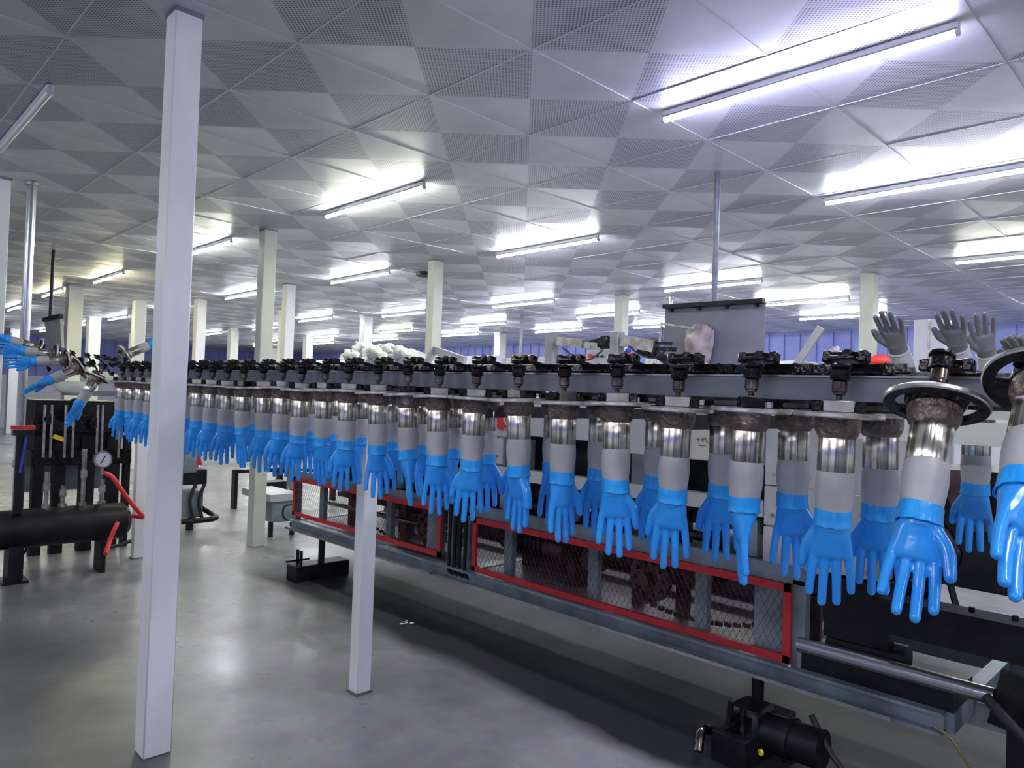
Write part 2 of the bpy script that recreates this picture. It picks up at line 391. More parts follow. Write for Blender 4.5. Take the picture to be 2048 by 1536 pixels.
# ================================================================ HAND FORMERS
def conv(x, z): return x, z
SL = .009
def zc(y): return 1.583+SL*y
def remesh(bb, name, vox):
    me = bpy.data.meshes.new(name+'_raw'); bb.bm.to_mesh(me); bb.bm.free()
    o = bpy.data.objects.new(name+'_raw', me); COL.objects.link(o)
    r = o.modifiers.new('r', 'REMESH'); r.mode = 'VOXEL'; r.voxel_size = vox
    s = o.modifiers.new('s', 'SMOOTH'); s.factor = .5; s.iterations = 4
    dg = bpy.context.evaluated_depsgraph_get()
    m2 = bpy.data.meshes.new_from_object(o.evaluated_get(dg)); m2.name = name
    bpy.data.objects.remove(o); bpy.data.meshes.remove(me)
    m2.shade_smooth(); m2.materials.clear(); return m2
def hand_raw(grow=0.):
    b = B()
    b.lathe([(.001, -.196), (.0325+grow, -.197), (.032+grow, -.212), (.0318+grow, -.225), (.0325+grow, -.232)], n=32, sy=.93)
    # palm as stacked ellipses
    rings = []
    for z, cx, rx, ry in ((-.222, 0, .032, .0300), (-.236, -.001, .0335, .0265), (-.25, -.001, .0350, .0225), (-.265, 0, .0378, .0195), (-.276, .001, .0400, .0172), (-.284, .0, .0395, .0145), (-.289, 0, .036, .010)):
        rings.append([b.bm.verts.new((cx+(rx+grow)*math.copysign(abs(math.cos(2*PI*i/32))**.85, math.cos(2*PI*i/32)), (ry+grow)*math.sin(2*PI*i/32), z)) for i in range(32)])
    for a, c in zip(rings, rings[1:]):
        for i in range(32): b.bm.faces.new((a[i], a[(i+1) % 32], c[(i+1) % 32], c[i]))
    b.bm.faces.new(rings[0]); b.bm.faces.new(rings[-1])
    def finger(pts, r0, r1):
        P = [Vector(p) for p in pts]
        b.tube(P, lambda t: r0+(r1-r0)*t+grow, n=14, sm=4)
        b.sph(P[-1], r1+grow, 14); b.sph(P[0], r0+grow, 12)
    finger([(.0280, 0, -.262), (.0325, -.001, -.298), (.0355, -.003, -.330), (.0370, -.007, -.362)], .0102, .0085)
    finger([(.0095, 0, -.262), (.0110, -.001, -.305), (.0122, -.003, -.342), (.0128, -.008, -.381)], .0103, .0087)
    finger([(-.0098, 0, -.262), (-.0115, -.001, -.305), (-.0132, -.003, -.340), (-.0148, -.008, -.376)], .0101, .0085)
    finger([(-.0285, 0, -.262), (-.0340, -.001, -.292), (-.0378, -.003, -.320), (-.0402, -.007, -.350)], .0096, .0079)
    finger([(.017, -.004, -.222), (.0325, -.009, -.244), (.0470, -.013, -.268), (.0535, -.016, -.306)], .0145, .0098)
    return b
HAND = remesh(hand_raw(), 'glove', .0023)
HAND.materials.append(M['blue'])
HANDBARE = HAND.copy(); HANDBARE.name = 'bare_hand'; HANDBARE.materials.clear(); HANDBARE.materials.append(M['ceramic_dark'])

def disc_bm():
    b = B(); n = 40; ro, ri, rh = .086, .066, .046
    def ring(r, z): return [b.bm.verts.new((r*math.cos(2*PI*i/n), r*math.sin(2*PI*i/n), z)) for i in range(n)]
    t, c = .0055, .0025
    o1, o2, o3, o4 = ring(ro-c, t), ring(ro, t-c), ring(ro, -t+c), ring(ro-c, -t)
    i1, i2 = ring(ri, t), ring(ri, -t); h1, h2 = ring(rh, t), ring(rh, -t); c1, c2 = ring(.008, t), ring(.008, -t)
    def j(a, d, i): b.bm.faces.new((a[i], a[(i+1) % n], d[(i+1) % n], d[i]))
    for i in range(n):
        for a, d in ((o1, o2), (o2, o3), (o3, o4), (i1, o1), (o4, i2), (c1, h1), (h2, c2)): j(a, d, i)
        ang = (i+.5)/n*360
        hole = (20 < ang < 160) or (200 < ang < 340)
        hole = (ang < 62 or ang > 298) or (118 < ang < 242)
        if hole: j(i1, i2, i); j(h1, h2, i)
        else: j(i1, h1, i); j(h2, i2, i)
        # side walls of the kidney holes
        nx = ((i+1) % n+.5)/n*360
        hole2 = (nx < 62 or nx > 298) or (118 < nx < 242)
        if hole != hole2:
            k = (i+1) % n; b.bm.faces.new((i1[k], h1[k], h2[k], i2[k]))
    b.bm.faces.new(c1); b.bm.faces.new(c2)
    for f in b.bm.faces:
        z = [round(v.co.z, 4) for v in f.verts]
        if max(z) == min(z) == -t: f.material_index = 1
        elif all((v.co.xy.length < ri+.001) for v in f.verts) and max(z) != min(z): f.material_index = 1
    return b
def make_former(kind):
    t = thing('hand_former', 'x', 'hand former')
    O = (0, 0, 0)
    B().lathe([(.006, .030), (.006, .040), (.0125, .042), (.0125, .046), (.0150, .048), (.0150, .068), (.013, .070), (.013, .074)], n=16).build('shaft', 'shaft', t, O)
    B().lathe([(.013, .070), (.0185, .072), (.0195, .076), (.0195, .092), (.017, .095), (.022, .098), (.022, .103), (.01, .104)], n=18).build('collar', 'oil', t, O)
    B().box((0, 0, .0185), (.062, .036, .026), bev=.003).build('pivot_block', 'steel_dull', t, O)
    B().box((.041, .0, .017), (.02, .05, .024), bev=.003).build('side_lug', 'oil', t, O)
    B().box((-.041, .0, .017), (.018, .048, .024), bev=.003).build('side_lug', 'oil', t, O)
    disc_bm().build('guide_disc', ['disc', 'oil'], t, O)
    B().lathe([(.034, -.003), (.0440, -.006), (.0445, -.020), (.0430, -.030), (.0390, -.040), (.0350, -.046)], n=28).build('neck', 'neck', t, O)
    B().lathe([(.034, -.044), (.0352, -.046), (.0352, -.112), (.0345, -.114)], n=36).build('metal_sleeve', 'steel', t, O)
    fm = 'ceramic_white' if kind == 'bare' else 'ceramic'
    pr = [(.033, -.110), (.0348, -.114), (.0366, -.130), (.0370, -.148), (.0358, -.168), (.0340, -.185), (.0325, -.198)]
    B().lathe(pr, n=32).build('forearm', fm, t, O)
    if kind == 'gloved':
        g = bpy.data.objects.new('glove', HAND); COL.objects.link(g); g.parent = t
        cb = B(); n = 40; rings = []
        for (r, z) in ((.0325, -.191), (.0345, -.1905), (.0352, -.194), (.0350, -.206), (.0353, -.214), (.0364, -.2195), (.0370, -.2235), (.0360, -.2245), (.0330, -.2225)):
            rings.append([cb.bm.verts.new(((r+.0006*math.sin(5*a+r*900))*math.cos(a), (r+.0006*math.sin(7*a))*.97*math.sin(a), z+.0013*math.sin(2*a+1)+.0008*math.sin(9*a)*(1 if z < -.22 else .2))) for a in [2*PI*i/n for i in range(n)]])
        for a, c in zip(rings, rings[1:]):
            for i in range(n): cb.bm.faces.new((a[i], a[(i+1) % n], c[(i+1) % n], c[i]))
        cb.build('cuff', 'cuff', g, O)
    else:
        g = bpy.data.objects.new('bare_hand', HANDBARE); COL.objects.link(g); g.parent = t
        B().lathe([(.031, -.193), (.0350, -.194), (.0362, -.197), (.0350, -.200), (.031, -.201)], n=32).build('bead', 'ceramic_white', g, O)
    reg(t); return t
FP = {'gloved': make_former('gloved'), 'bare': make_former('bare')}
fused = {'gloved': False, 'bare': False}
def former(X, Y, Z, face, label, group, tilt=0., kind='gloved', az=None, roll=0.):
    """face: turn relative to facing the camera (0 = thumb to the right, 180 = thumb to the left)"""
    o = FP[kind] if not fused[kind] else copy_tree(FP[kind]); fused[kind] = True
    a = math.atan2(-X, Y)+math.radians(face) if az is None else math.radians(az)
    Rz = Matrix.Rotation(a, 4, 'Z')
    piv = Matrix.Translation((0, 0, .12))
    Rt = Matrix.Rotation(math.radians(roll), 4, 'X') @ Matrix.Rotation(math.radians(tilt), 4, 'Y')
    o.matrix_world = Matrix.Translation((X, Y, Z)) @ piv @ Rt @ piv.inverted() @ Rz
    o['label'] = label
    if group: o['group'] = group
    return o
JR = random.Random(5)
ORD = ['zeroth', 'first', 'second', 'third', 'fourth', 'fifth', 'sixth', 'seventh', 'eighth', 'ninth', 'tenth', 'eleventh', 'twelfth', 'thirteenth', 'fourteenth', 'fifteenth', 'sixteenth', 'seventeenth', 'eighteenth', 'nineteenth', 'twentieth']
YS = [.584, .774, .962, 1.149, 1.331, 1.514, 1.694, 1.884, 2.062, 2.245, 2.443, 2.62, 2.81, 2.985, 3.18, 3.382, 3.569, 3.755]
FACE = [180, 97, 176, 4, 38, -48, 182, 6, 95, 3, 183, 130, 186, 190, 178, 118, 182, 176]
GRP = 'blue-gloved hand formers hanging in the front row'
XF, XB = 1.5, 1.655
for k, (y, fa) in enumerate(zip(YS, FACE)):
    v = 'thumb to the left' if 140 < fa < 220 else ('seen side-on' if 60 < fa < 140 else 'thumb to the right')
    if k == 0: lab = 'blue-gloved hand former hanging upright, thumb left, first left of the tilted one'
    else: lab = f'front-row blue-gloved hand former, {v}, {ORD[k+1]} upright one from the right'
    former(XF, y, zc(y)+JR.uniform(-.003, .003), fa, lab, GRP, tilt=JR.uniform(-1.5, 1.5), roll=JR.uniform(-2.2, 2.2))
yy = 3.94
rnd = [170, 10, 185, 60, 175, 180, 120, 188]
for k in range(8):
    lab = {0: 'blue-gloved hand former, second visible one to the right of the nearest white column', 1: 'blue-gloved hand former touching the right edge of the nearest white column in view',
           5: 'blue-gloved hand former touching the left edge of the nearest white column in view', 6: 'blue-gloved hand former, second to the left of the nearest white column',
           7: 'last upright blue-gloved hand former at the left end of the line'}.get(k, 'blue-gloved hand former hidden behind the nearest white column')
    former(XF, yy, zc(yy)+JR.uniform(-.003, .003), rnd[k], lab, GRP, roll=JR.uniform(-2, 2)); yy += .187
# rotating ones at the far left end of the line
LE = [(1.5, 5.62, 1.640, 28, 60, 'blue-gloved former swinging out low at the left end of the line'),
      (1.5, 5.86, 1.655, 62, 80, 'blue-gloved former pointing down left at the left end of the line'),
      (1.47, 6.05, 1.665, 84, 20, 'blue-gloved former pointing level to the left at the left end of the line'),
      (1.43, 6.22, 1.685, 94, 30, 'blue-gloved former just above level, second from bottom of the left fan'),
      (1.36, 6.40, 1.71, 104, 70, 'blue-gloved former raised to the left, top of the fan beside the galvanised pipe'),
      (1.18, 6.62, 1.73, 112, 30, 'blue-gloved former half hidden between the left column and the pipe'),
      (1.02, 6.80, 1.76, 120, 10, 'blue-gloved former mostly hidden behind the column at the left edge')]
for X, Y, Z, ti, fa, lab in LE: former(X, Y, Z, fa, lab, None, tilt=ti)
# back row, hangs behind the front row
YB = [.557, .748, .928, 1.124, 1.321, 1.501, 1.655, 1.815, 1.994, 2.187, 2.362, 2.60, 2.835, 3.02, 3.21, 3.4, 3.6, 3.8, 4.0, 4.2, 4.4, 4.6, 4.8, 5.0, 5.2]
FB = [172, 8, 185, 178, 170, 12, 176, 5, 95, 80, 176, 100, 182, 20, 180, 90, 175, 10, 180, 70, 175, 182, 120, 10, 178]
for k, y in enumerate(YB):
    former(XB, y, zc(y)+.004, FB[k], (f'shaded blue-gloved hand former, {ORD[k+1]} from the right in the back row' if k < 12 else 'blue-gloved hand former in the back row almost hidden by the front row'),
           'blue-gloved hand formers in the shaded back row' if k < 12 else 'hidden part of the back row')
former(2.35, .54, 1.60, 178, 'smaller shaded blue-gloved former hanging behind the cream beams at the right', None)
former(1.66, 6.15, 1.66, 60, 'blue-gloved former swinging up to the right behind the left end', None, tilt=-118)
# right end: the formers start to turn outwards
former(XF, .40, 1.605, 4, 'large blue-gloved former tilting toward the camera, thumb right, near the right edge', None, tilt=24, roll=-1)
FP['last'] = former(1.50, .235, 1.625, 62, 'large blue-gloved former cut by the right edge, swung far out', None, tilt=40)
# upturned bare formers on the return strand
for X, Y, Z, ti, az, lab in [(3.03, .89, 1.485, 133, 90, 'upturned bare grey ceramic hand, left one of the pair at the right'),
                             (3.18, .74, 1.500, 133, 90, 'upturned bare grey ceramic hand, right one of the pair at the right'),
                             (3.37, .70, 1.465, 140, 60, 'upturned bare ceramic hand half hidden behind the right one of the pair'),
                             (3.20, .53, 1.525, 115, 90, 'bare ceramic hand low at the right edge, palm up'),
                             (3.72, .62, 1.616, 110, 90, 'bare ceramic hand at the right edge, above the low one')]:
    former(X, Y, Z, 0, lab, None, tilt=ti, kind='bare', az=az)

# ================================================================ CONVEYOR
cv = thing('conveyor', 'overhead former conveyor with grey beam, oily chain and white support posts', 'conveyor', (1.58, 3.3, 0))
def sbeam(b, x0, x1, y0, y1, za, zb):
    # beam that follows the slight slope of the line
    vs = []
    for y in (y0, y1):
        d = zc(y)
        vs += [(x0, y, d+za), (x1, y, d+za), (x1, y, d+zb), (x0, y, d+zb)]
    V = [b.bm.verts.new(v) for v in vs]
    for q in ((0, 1, 2, 3), (4, 5, 6, 7), (0, 1, 5, 4), (1, 2, 6, 5), (2, 3, 7, 6), (3, 0, 4, 7)):
        b.bm.faces.new([V[i] for i in q]).material_index = b.mi
b = B(); sbeam(b, 1.552, 1.60, -.8, 5.5, .030, .080); b.build('beam', 'beam', cv, smooth=False)
b = B(); sbeam(b, 1.535, 1.552, -.8, 5.5, .022, .030); b.build('drip_rail', 'oil', cv, smooth=False)
b = B(); sbeam(b, 1.548, 1.604, -.8, 5.5, .080, .084); b.build('chain_track', 'steel_dull', cv, smooth=False)
for (px, py) in ((2.19, 3.34), (2.26, 7.25)):
    pp = B().bb(px-.042, px+.042, py-.042, py+.042, 0, 1.50, bev=.004).build('support_post', 'white', cv)
    pp['label'] = 'white painted steel post'
    B().bb(1.60, px+.04, py-.025, py+.025, 1.50, 1.55).build('support_arm', 'beam', cv)
    B().bb(px-.05, px+.05, py-.05, py+.05, 0, .012).build('foot_plate', 'steel_dull', cv)
for y in (-.3, 1.05, 1.8): B().bb(1.60, 2.75, y-.02, y+.02, 1.535, 1.575).build('cross_tie', 'black', cv)
def link_bm():
    b = B()
    for sx in (0, .155):
        x = sx-.075+.0
        b.box((x, 0, .118), (.05, .05, .008), bev=.002)
        for s in (-1, 1):
            b.box((x+.004, s*.036, .124), (.028, .018, .024), bev=.003)
        b.cyl((x, -.045, .129), (x, .045, .129), .006, n=8)
        b.cyl((x, -.004, .120), (x, -.004, .135), .012, n=8)
    b.box((.0, 0, .125), (.12, .022, .010), bev=.002)
    for s in (-1, 1): b.cyl((-.022, s*.062, .110), (.022, s*.062, .110), .013, n=10)
    b.box((-.014, .045, .112), (.004, .12, .018)).box((.014, .045, .112), (.004, .12, .018))
    b.box((-.018, -.05, .112), (.004, .1, .018)).box((.018, -.05, .112), (.004, .1, .018))
    b.cyl((-.075, -.004, .132), (-.075, -.004, .138), .008, n=8)
    return b
L0 = link_bm().build('chain_link', 'oil', cv, origin=(0, 0, 0))
allY = [.40-.187*3, .40-.187*2, .215, .40]+YS+[3.94+.187*i for i in range(9)]
for i, y in enumerate(allY):
    o = L0 if i == 0 else L0.copy()
    if i: COL.objects.link(o)
    o.location = Vector((XF+.075, y, zc(y)-.013))-cv.location
    if y > 5.4: o.rotation_euler = (0, math.radians(10), 0)
    if y < .5: o.location.z -= .018; o.rotation_euler = (0, math.radians(9), 0)
for i, (X, Y, Z, ti, fa, lab) in enumerate(LE):
    o = L0.copy(); COL.objects.link(o)
    o.location = Vector((X+.03, Y, Z+.01))-cv.location; o.rotation_euler = (0, math.radians(ti*.6), random.uniform(-.2, .2))

# small bright nuts on a few carriers
# ================================================================ STRIPPING MACHINE
XM = 3.25
mc = thing('stripping_machine', 'white and blue-grey glove stripping machine with red mesh guards, behind the hanging gloves', 'machine', (XM, 3.4, 0))
# base channel
b = B()
b.bb(XM-.02, XM+.02, .83, 6.15, .355, .43); b.bb(XM-.06, XM+.0, .83, 6.15, .348, .362); b.bb(XM-.06, XM, .83, 6.15, .425, .437)
b.build('base_beam', 'base', mc, smooth=False)
b = B(); b.bb(XM-.10, XM-.065, 1.0, 3.62, .362, .378); b.bb(XM-.11, XM-.065, 3.98, 6.1, .362, .378); b.build('slide_rail', 'galv', mc, smooth=False)
b = B(); b.bb(XM+.95, XM+1.0, .5, 6.15, .35, .43); b.bb(XM, XM+1, 6.08, 6.15, .35, .43); b.bb(XM, XM+1, .80, .86, .35, .43); b.bb(XM, XM+1, 3.7, 3.8, .35, .43)
b.build('rear_base_frame', 'base', mc, smooth=False)
b = B(); b.bb(XM+.0, XM+.04, 1.40, 6.15, .80, .875); b.build('mid_rail', 'base', mc, smooth=False)
for y in (1.425, 3.72, 3.90, 6.13): B().bb(XM-.0, XM+.05, y-.03, y+.03, .43, .82).build('frame_post', 'base', mc, smooth=False)
# guards
def guard(y0, y1, z0, z1, nposts):
    x = XM-.012; fw = .034
    fr = B()
    fr.bb(x-.02, x, y0, y1, z1-fw, z1); fr.bb(x-.02, x, y0, y1, z0, z0+fw); fr.bb(x-.02, x, y0, y0+fw, z0, z1); fr.bb(x-.02, x, y1-fw, y1, z0, z1)
    f = fr.build('guard_frame', 'red', mc, smooth=False); f['label'] = 'red painted mesh guard frame'
    wm = B(); H = z1-z0-2*fw; sp = .034; za, zb = z0+fw, z1-fw; ya, yb = y0+fw, y1-fw; k = ya-H
    while k < yb:
        for s in (1, -1):
            # line from (k,za) to (k+H*.55,zb), clipped
            p, q = (k, k+H*.55) if s == 1 else (k+H*.55, k)
            t0, t1 = 0., 1.
            if q != p:
                for lim, sg in ((ya, 1), (yb, -1)):
                    a = (lim-p)/(q-p)
                    ok0 = (p-lim)*sg >= 0; ok1 = (q-lim)*sg >= 0
                    if not ok0 and not ok1: t0 = 2
                    elif not ok0: t0 = max(t0, a)
                    elif not ok1: t1 = min(t1, a)
            if t0 < t1:
                wm.cyl((x-.006+s*.001, p+(q-p)*t0, za+H*t0), (x-.006+s*.001, p+(q-p)*t1, za+H*t1), 0.0010, n=4)
        k += sp
    wo = wm.build('wire_mesh', 'mesh', f, origin=mc.location, smooth=False); wo['kind'] = 'stuff'
    for i in range(nposts):
        y = y0+(y1-y0)*(i+.7)/(nposts+.1)
        B().bb(XM+.03, XM+.07, y-.035, y+.035, z0, z1+.02).build('inner_post', 'base', mc, smooth=False)
    e = B().bb(XM+.0, XM+.04, y0+fw, y0+.19, z0+.01, z1-.01).build('end_plate', 'base', mc, smooth=False)
guard(1.45, 3.63, .445, .80, 3)
guard(3.97, 6.12, .475, .82, 2)
# drive parts seen through the guards, over dark plates added to darken the inside
for (y0, y1, za, zb) in ((1.5, 1.62, .43, .80), (2.5, 3.6, .60, .82), (3.95, 6.1, .62, .86), (1.6, 2.6, .72, .82), (2.9, 3.6, .43, .60), (4.75, 5.1, .43, .65)):
    B().bb(XM+.42, XM+.44, y0, y1, za, zb).build('dark_backing', 'rust', mc, smooth=False)
B().bb(XM+.96, XM+.98, 1.5, 6.1, .43, .66).build('rear_dark_backing', 'lav', mc, smooth=False)
B().bb(XM+.05, XM+.95, 1.5, 6.1, .84, .86).build('top_dark_backing', 'black', mc, smooth=False)
for (y, z, r) in ((2.35, .62, .13), (2.75, .66, .09), (4.35, .6, .14), (5.3, .68, .09), (1.95, .70, .08)):
    s = B(); s.cyl((XM+.16, y, z), (XM+.20, y, z), r, n=28)
    for i in range(10):
        a = i*PI/5; s.cyl((XM+.13, y+math.cos(a)*r*.7, z+math.sin(a)*r*.7), (XM+.16, y+math.cos(a)*r*.7, z+math.sin(a)*r*.7), r*.1, n=8)
    s.cyl((XM+.1, y, z), (XM+.24, y, z), r*.3, n=12)
    s.build('sprocket', 'rust', mc)
for (y0, y1, za, zb, sag) in ((1.55, 2.35, .58, .50, .06), (2.35, 2.9, .74, .76, .03), (4.35, 5.3, .46, .58, .05)):
    c = B(); n = 16
    for i in range(n+1):
        t = i/n; yy_ = y0+(y1-y0)*t; zz = za+(zb-za)*t-sag*4*t*(1-t)
        c.box((XM+.14, yy_, zz), (.02, .034, .022))
    c.build('drive_chain', 'rust', mc, smooth=False)
s = B().cyl((XM+.2, 3.15, .68), (XM+.2, 3.52, .68), .095, n=20)
for i in range(9): s.cyl((XM+.2, 3.18+i*.035, .68), (XM+.2, 3.19+i*.035, .68), .105, n=20)
s.build('drive_motor', 'black', mc)
B().cyl((XM+.2, 2.98, .66), (XM+.2, 3.15, .66), .075, n=18).build('gearbox', 'rust', mc)
for y in (2.2, 2.5, 3.0, 4.8, 5.6): B().bb(XM+.25, XM+.31, y-.03, y+.03, .43, .80).build('bearing_stand', 'rust', mc, smooth=False)
B().bb(XM+.05, XM+1.1, 1.45, 6.1, .41, .425).build('drip_tray', 'lav', mc, smooth=False)
B().cyl((XM+.2, 4.0, .60), (XM+.2, 5.9, .60), .02, n=10).build('drive_shaft', 'steel_dull', mc)
for i in range(6): B().cyl((XM+.34, 4.15+i*.11, .50), (XM+.44, 4.2+i*.11, .56), .045, n=12).build('cable_loop', 'panel', mc)
# black works between guards and body
b = B(); b.bb(XM+.12, XM+.9, 1.62, 3.4, .98, 1.09); b.bb(XM+.1, XM+.9, 3.4, 6.0, .90, 1.02)
b.build('roller_bed', 'black', mc, smooth=False)
for i in range(22):
    y = 1.7+i*.195
    B().bb(XM+.07, XM+.13, y-.03, y+.03, .875, 1.05).build('bracket', 'oil' if i % 3 else 'base', mc, smooth=False)
for y in (1.9, 2.45, 3.05, 4.2, 5.1): B().cyl((XM+.06, y, .93), (XM+.06, y+.28, .93), .025, n=12).build('roller', 'oil', mc)
# grey longitudinal beam under the openings and posts across the openings
B().bb(XM+.02, XM+.08, 1.62, 3.62, 1.08, 1.155).build('shelf_beam', 'panel', mc, smooth=False)
B().bb(XM+.03, XM+.10, 3.62, 6.02, 1.02, 1.10).build('shelf_beam', 'base', mc, smooth=False)
for y in (2.12, 2.35, 2.95, 3.22, 3.45): B().bb(XM+.03, XM+.07, y-.045, y+.045, 1.15, 1.345).build('opening_post', 'beam', mc, smooth=False)
B().bb(XM+.30, XM+.34, 1.6, 6.0, 1.02, 1.36).build('inner_back', 'black', mc, smooth=False)
# covers
def cover(y0, y1, z0, z1, m='panel', x=XM+.02, lab=None):
    o = B().bb(x, x+.03, y0+.004, y1-.004, z0, z1, bev=.004).build('cover_panel', m, mc, smooth=False)
    for yq in (y0+.05, y1-.05): B().cyl((x-.004, yq, z0+.05), (x+.002, yq, z0+.05), .010, n=8).build('bolt', 'steel_dull', o, origin=mc.location)
    return o
cover(1.62, 2.62, 1.32, 1.66); cover(2.62, 3.35, 1.37, 1.66); cover(3.35, 4.15, 1.35, 1.66)
cover(3.42, 4.15, 1.17, 1.34); cover(4.15, 4.9, 1.16, 1.66, 'panel'); cover(4.9, 5.5, 1.12, 1.66, 'panelc'); cover(5.5, 6.02, 1.28, 1.66, 'panelc'); cover(5.5, 6.02, 1.06, 1.27, 'panelc')
cover(1.10, 1.35, 1.235, 1.66); cover(1.35, 1.62, 1.235, 1.66); cover(1.35, 1.62, 1.045, 1.23); cover(1.10, 1.35, 1.045, 1.23); cover(1.10, 1.62, .86, 1.04)
B().bb(XM+.05, XM+1.2, 1.12, 6.0, 1.64, 1.67).build('top_cover', 'panel', mc, smooth=False)
B().quad([(XM+.045, 1.10, .86), (XM+.045, 1.10, 1.66), (XM+1.1, 1.10, 1.66), (XM+1.1, 1.10, .9)], (0, .02, 0)).build('end_cover', 'panel', mc, smooth=False)
# red disc sticker and paper label on the covers
s = B().cyl((XM+.018, 3.43, 1.475), (XM+.0195, 3.43, 1.475), .085, n=32).build('round_sticker', 'red', mc)
B().bb(XM+.016, XM+.0178, 3.405, 3.42, 1.43, 1.52).bb(XM+.016, XM+.0178, 3.375, 3.42, 1.43, 1.445).build('sticker_mark', 'paper', s, origin=mc.location, smooth=False)
s = B().bb(XM+.017, XM+.0195, 1.905, 2.012, 1.325, 1.552).build('paper_notice', 'paper', mc, smooth=False)
B().bb(XM+.0155, XM+.017, 1.912, 2.005, 1.478, 1.545).build('notice_red_block', 'red', s, origin=mc.location, smooth=False)
b = B()
z = 1.425
for (ya, za, yb, zb) in ((1.975, .012, 1.97, -.012), (1.985, .0, 1.962, .0), (1.955, .012, 1.95, -.01), (1.95, -.01, 1.94, .01), (1.935, .014, 1.925, -.012), (1.925, -.012, 1.915, -.014), (1.975, -.03, 1.93, -.03)):
    b.bar((XM+.016, ya, z+za), (XM+.016, yb, z+zb), .0012, .003)
b.build('notice_writing', 'ink', s, origin=mc.location, smooth=False)
# conduits between the guards
for i in range(4):
    y = 3.70+i*.055
    B().tube([(XM-.03, y, .96), (XM-.03, y, .70), (XM-.03, y, .44), (XM-.02, y-.02, .39), (XM+.06, y-.1, .34)], .013, n=10).build('conduit', 'black', mc)
# feet
for (y, x0) in ((5.66, 2.99), (1.62, 3.0)):
    B().bb(x0, XM+.25, y-.085, y+.085, .0, .13, bev=.004).build('foot_beam', 'black', mc, smooth=False)
    B().cyl((XM+.02, y, .085), (XM+.02, y, .36), .028, n=14).build('leg', 'black', mc)
    b = B(); b.cyl((x0+.07, y-.03, .12), (x0+.07, y-.03, .25), .014, n=10); b.cyl((x0+.07, y+.03, .12), (x0+.07, y+.03, .25), .014, n=10); b.bb(x0-.05, x0+.16, y-.012, y+.012, .16, .175)
    b.build('clamp_bolt', 'oil', mc)
b = B().lathe([(.007, -.006), (.013, -.006), (.013, .006), (.007, .006), (.007, -.006)], n=18, c=(3.03, 1.48, .10), rot=(0, PI/2, -.6), cap=False); o = b.build('yellow_ring', 'yellow', mc)
B().cyl((XM-.05, 1.55, .12), (XM-.05, 1.28, .13), .085, n=20).box((XM-.05, 1.62, .12), (.2, .16, .2), bev=.02).cyl((XM-.05, 1.41, .12), (XM-.05, 1.43, .12), .1, n=20).build('pump_body', 'black', mc)
B().tube([(2.92, 1.72, .05), (2.98, 1.74, .12), (3.06, 1.72, .10), (3.12, 1.66, .12)], .022, n=10).build('pipe_elbow', 'shaft', mc)
B().bb(XM-.016, XM+.004, .83, 1.42, .43, .505).build('end_plate', 'base', mc, smooth=False)
# round bar and right-hand end of the machine
B().cyl((XM-.05, 1.40, .555), (XM-.05, .66, .555), .032, n=16).build('round_bar', 'galv', mc)
B().box((XM+.02, .61, .53), (.16, .13, .15), rot=(.2, -.2, .1)).bb(XM+.05, XM+.13, .56, .64, 0, .45).build('end_bracket', 'black', mc, smooth=False)
B().bb(XM-.02, XM+.25, .80, 1.40, .44, .52).build('motor_tray', 'black', mc, smooth=False)
B().cyl((XM+.1, 1.0, .56), (XM+.1, 1.32, .56), .06, n=16).build('small_motor', 'black', mc)
B().tube([(XM-.1, .85, .40), (XM-.12, .78, .38), (XM-.12, .72, .30), (XM-.1, .70, .26)], .005, n=8).build('brass_pipe', 'brass', mc)
B().tube([(XM-.02, 1.35, .25), (XM-.05, 1.2, .08), (XM-.08, .95, .02), (XM-.05, .7, .03), (XM+.1, .5, .12)], .014, n=8).build('floor_hose', 'rubber', mc)
B().tube([(XM-.09, .68, .56), (XM-.12, .60, .50), (XM-.10, .48, .38), (XM-.1, .36, .22), (XM-.1, .2, .1)], .02, n=10).build('bent_hose', 'rubber', mc)

# ---------------------------------------------------------------- black trough machine at the right
tr = thing('trough_frame', 'black steel trough frame with pale tray at the lower right, behind the tilted glove', 'machine', (XM+.1, .3, 0))
B().bb(XM-.08, XM+.06, -1.2, 1.06, .70, .84).build('lower_trough', 'black', tr, smooth=False)
B().bb(XM+.25, XM+.35, -1.2, 1.06, .92, 1.02).build('upper_rail', 'black', tr, smooth=False)
b = B(); b.quad([(XM+.2, 1.45, .72), (XM+.2, 1.02, 1.0), (XM+.2, .88, 1.0), (XM+.2, 1.0, .72)], (.08, 0, 0)); b.build('gusset', 'black', tr, smooth=False)
B().bb(XM+.02, XM+.08, 1.05, 1.32, .60, .88).build('end_block', 'black', tr, smooth=False)
for i in range(12): B().cyl((XM+.0, .75-i*.14, .84), (XM+.0, .75-i*.14, .857), .011, n=8).build('bolt', 'oil', tr)
B().bb(XM+.40, XM+1.4, -1.2, .82, 1.02, 1.03).build('pale_tray', 'panelc', tr, smooth=False)
B().bb(XM+.37, XM+.40, -1.2, .85, 1.02, 1.045).build('tray_edge', 'galv', tr, smooth=False)
B().bb(XM+.38, XM+.395, -1.2, .84, 1.046, 1.052).build('yellow_line', 'yellow', tr, smooth=False)
for y in (.15, -.6): B().bar((XM+.1, y, 0), (XM+.1, y, .70), .05, .05).build('leg', 'black', tr, smooth=False)
B().bar((XM+.25, .90, .92), (XM+.1, .80, .72), .02, .02).build('brace', 'black', tr, smooth=False)
B().bb(XM+.3, XM+.42, -1.2, .9, .30, .40).build('back_sill', 'panel', tr, smooth=False)
B().tube([(XM+.0, .5, .68), (XM-.0, .5, .40), (XM-.02, .48, .30), (XM-.02, .40, .26), (XM, .2, .24)], .016, n=8).build('drain_pipe', 'oil', tr)
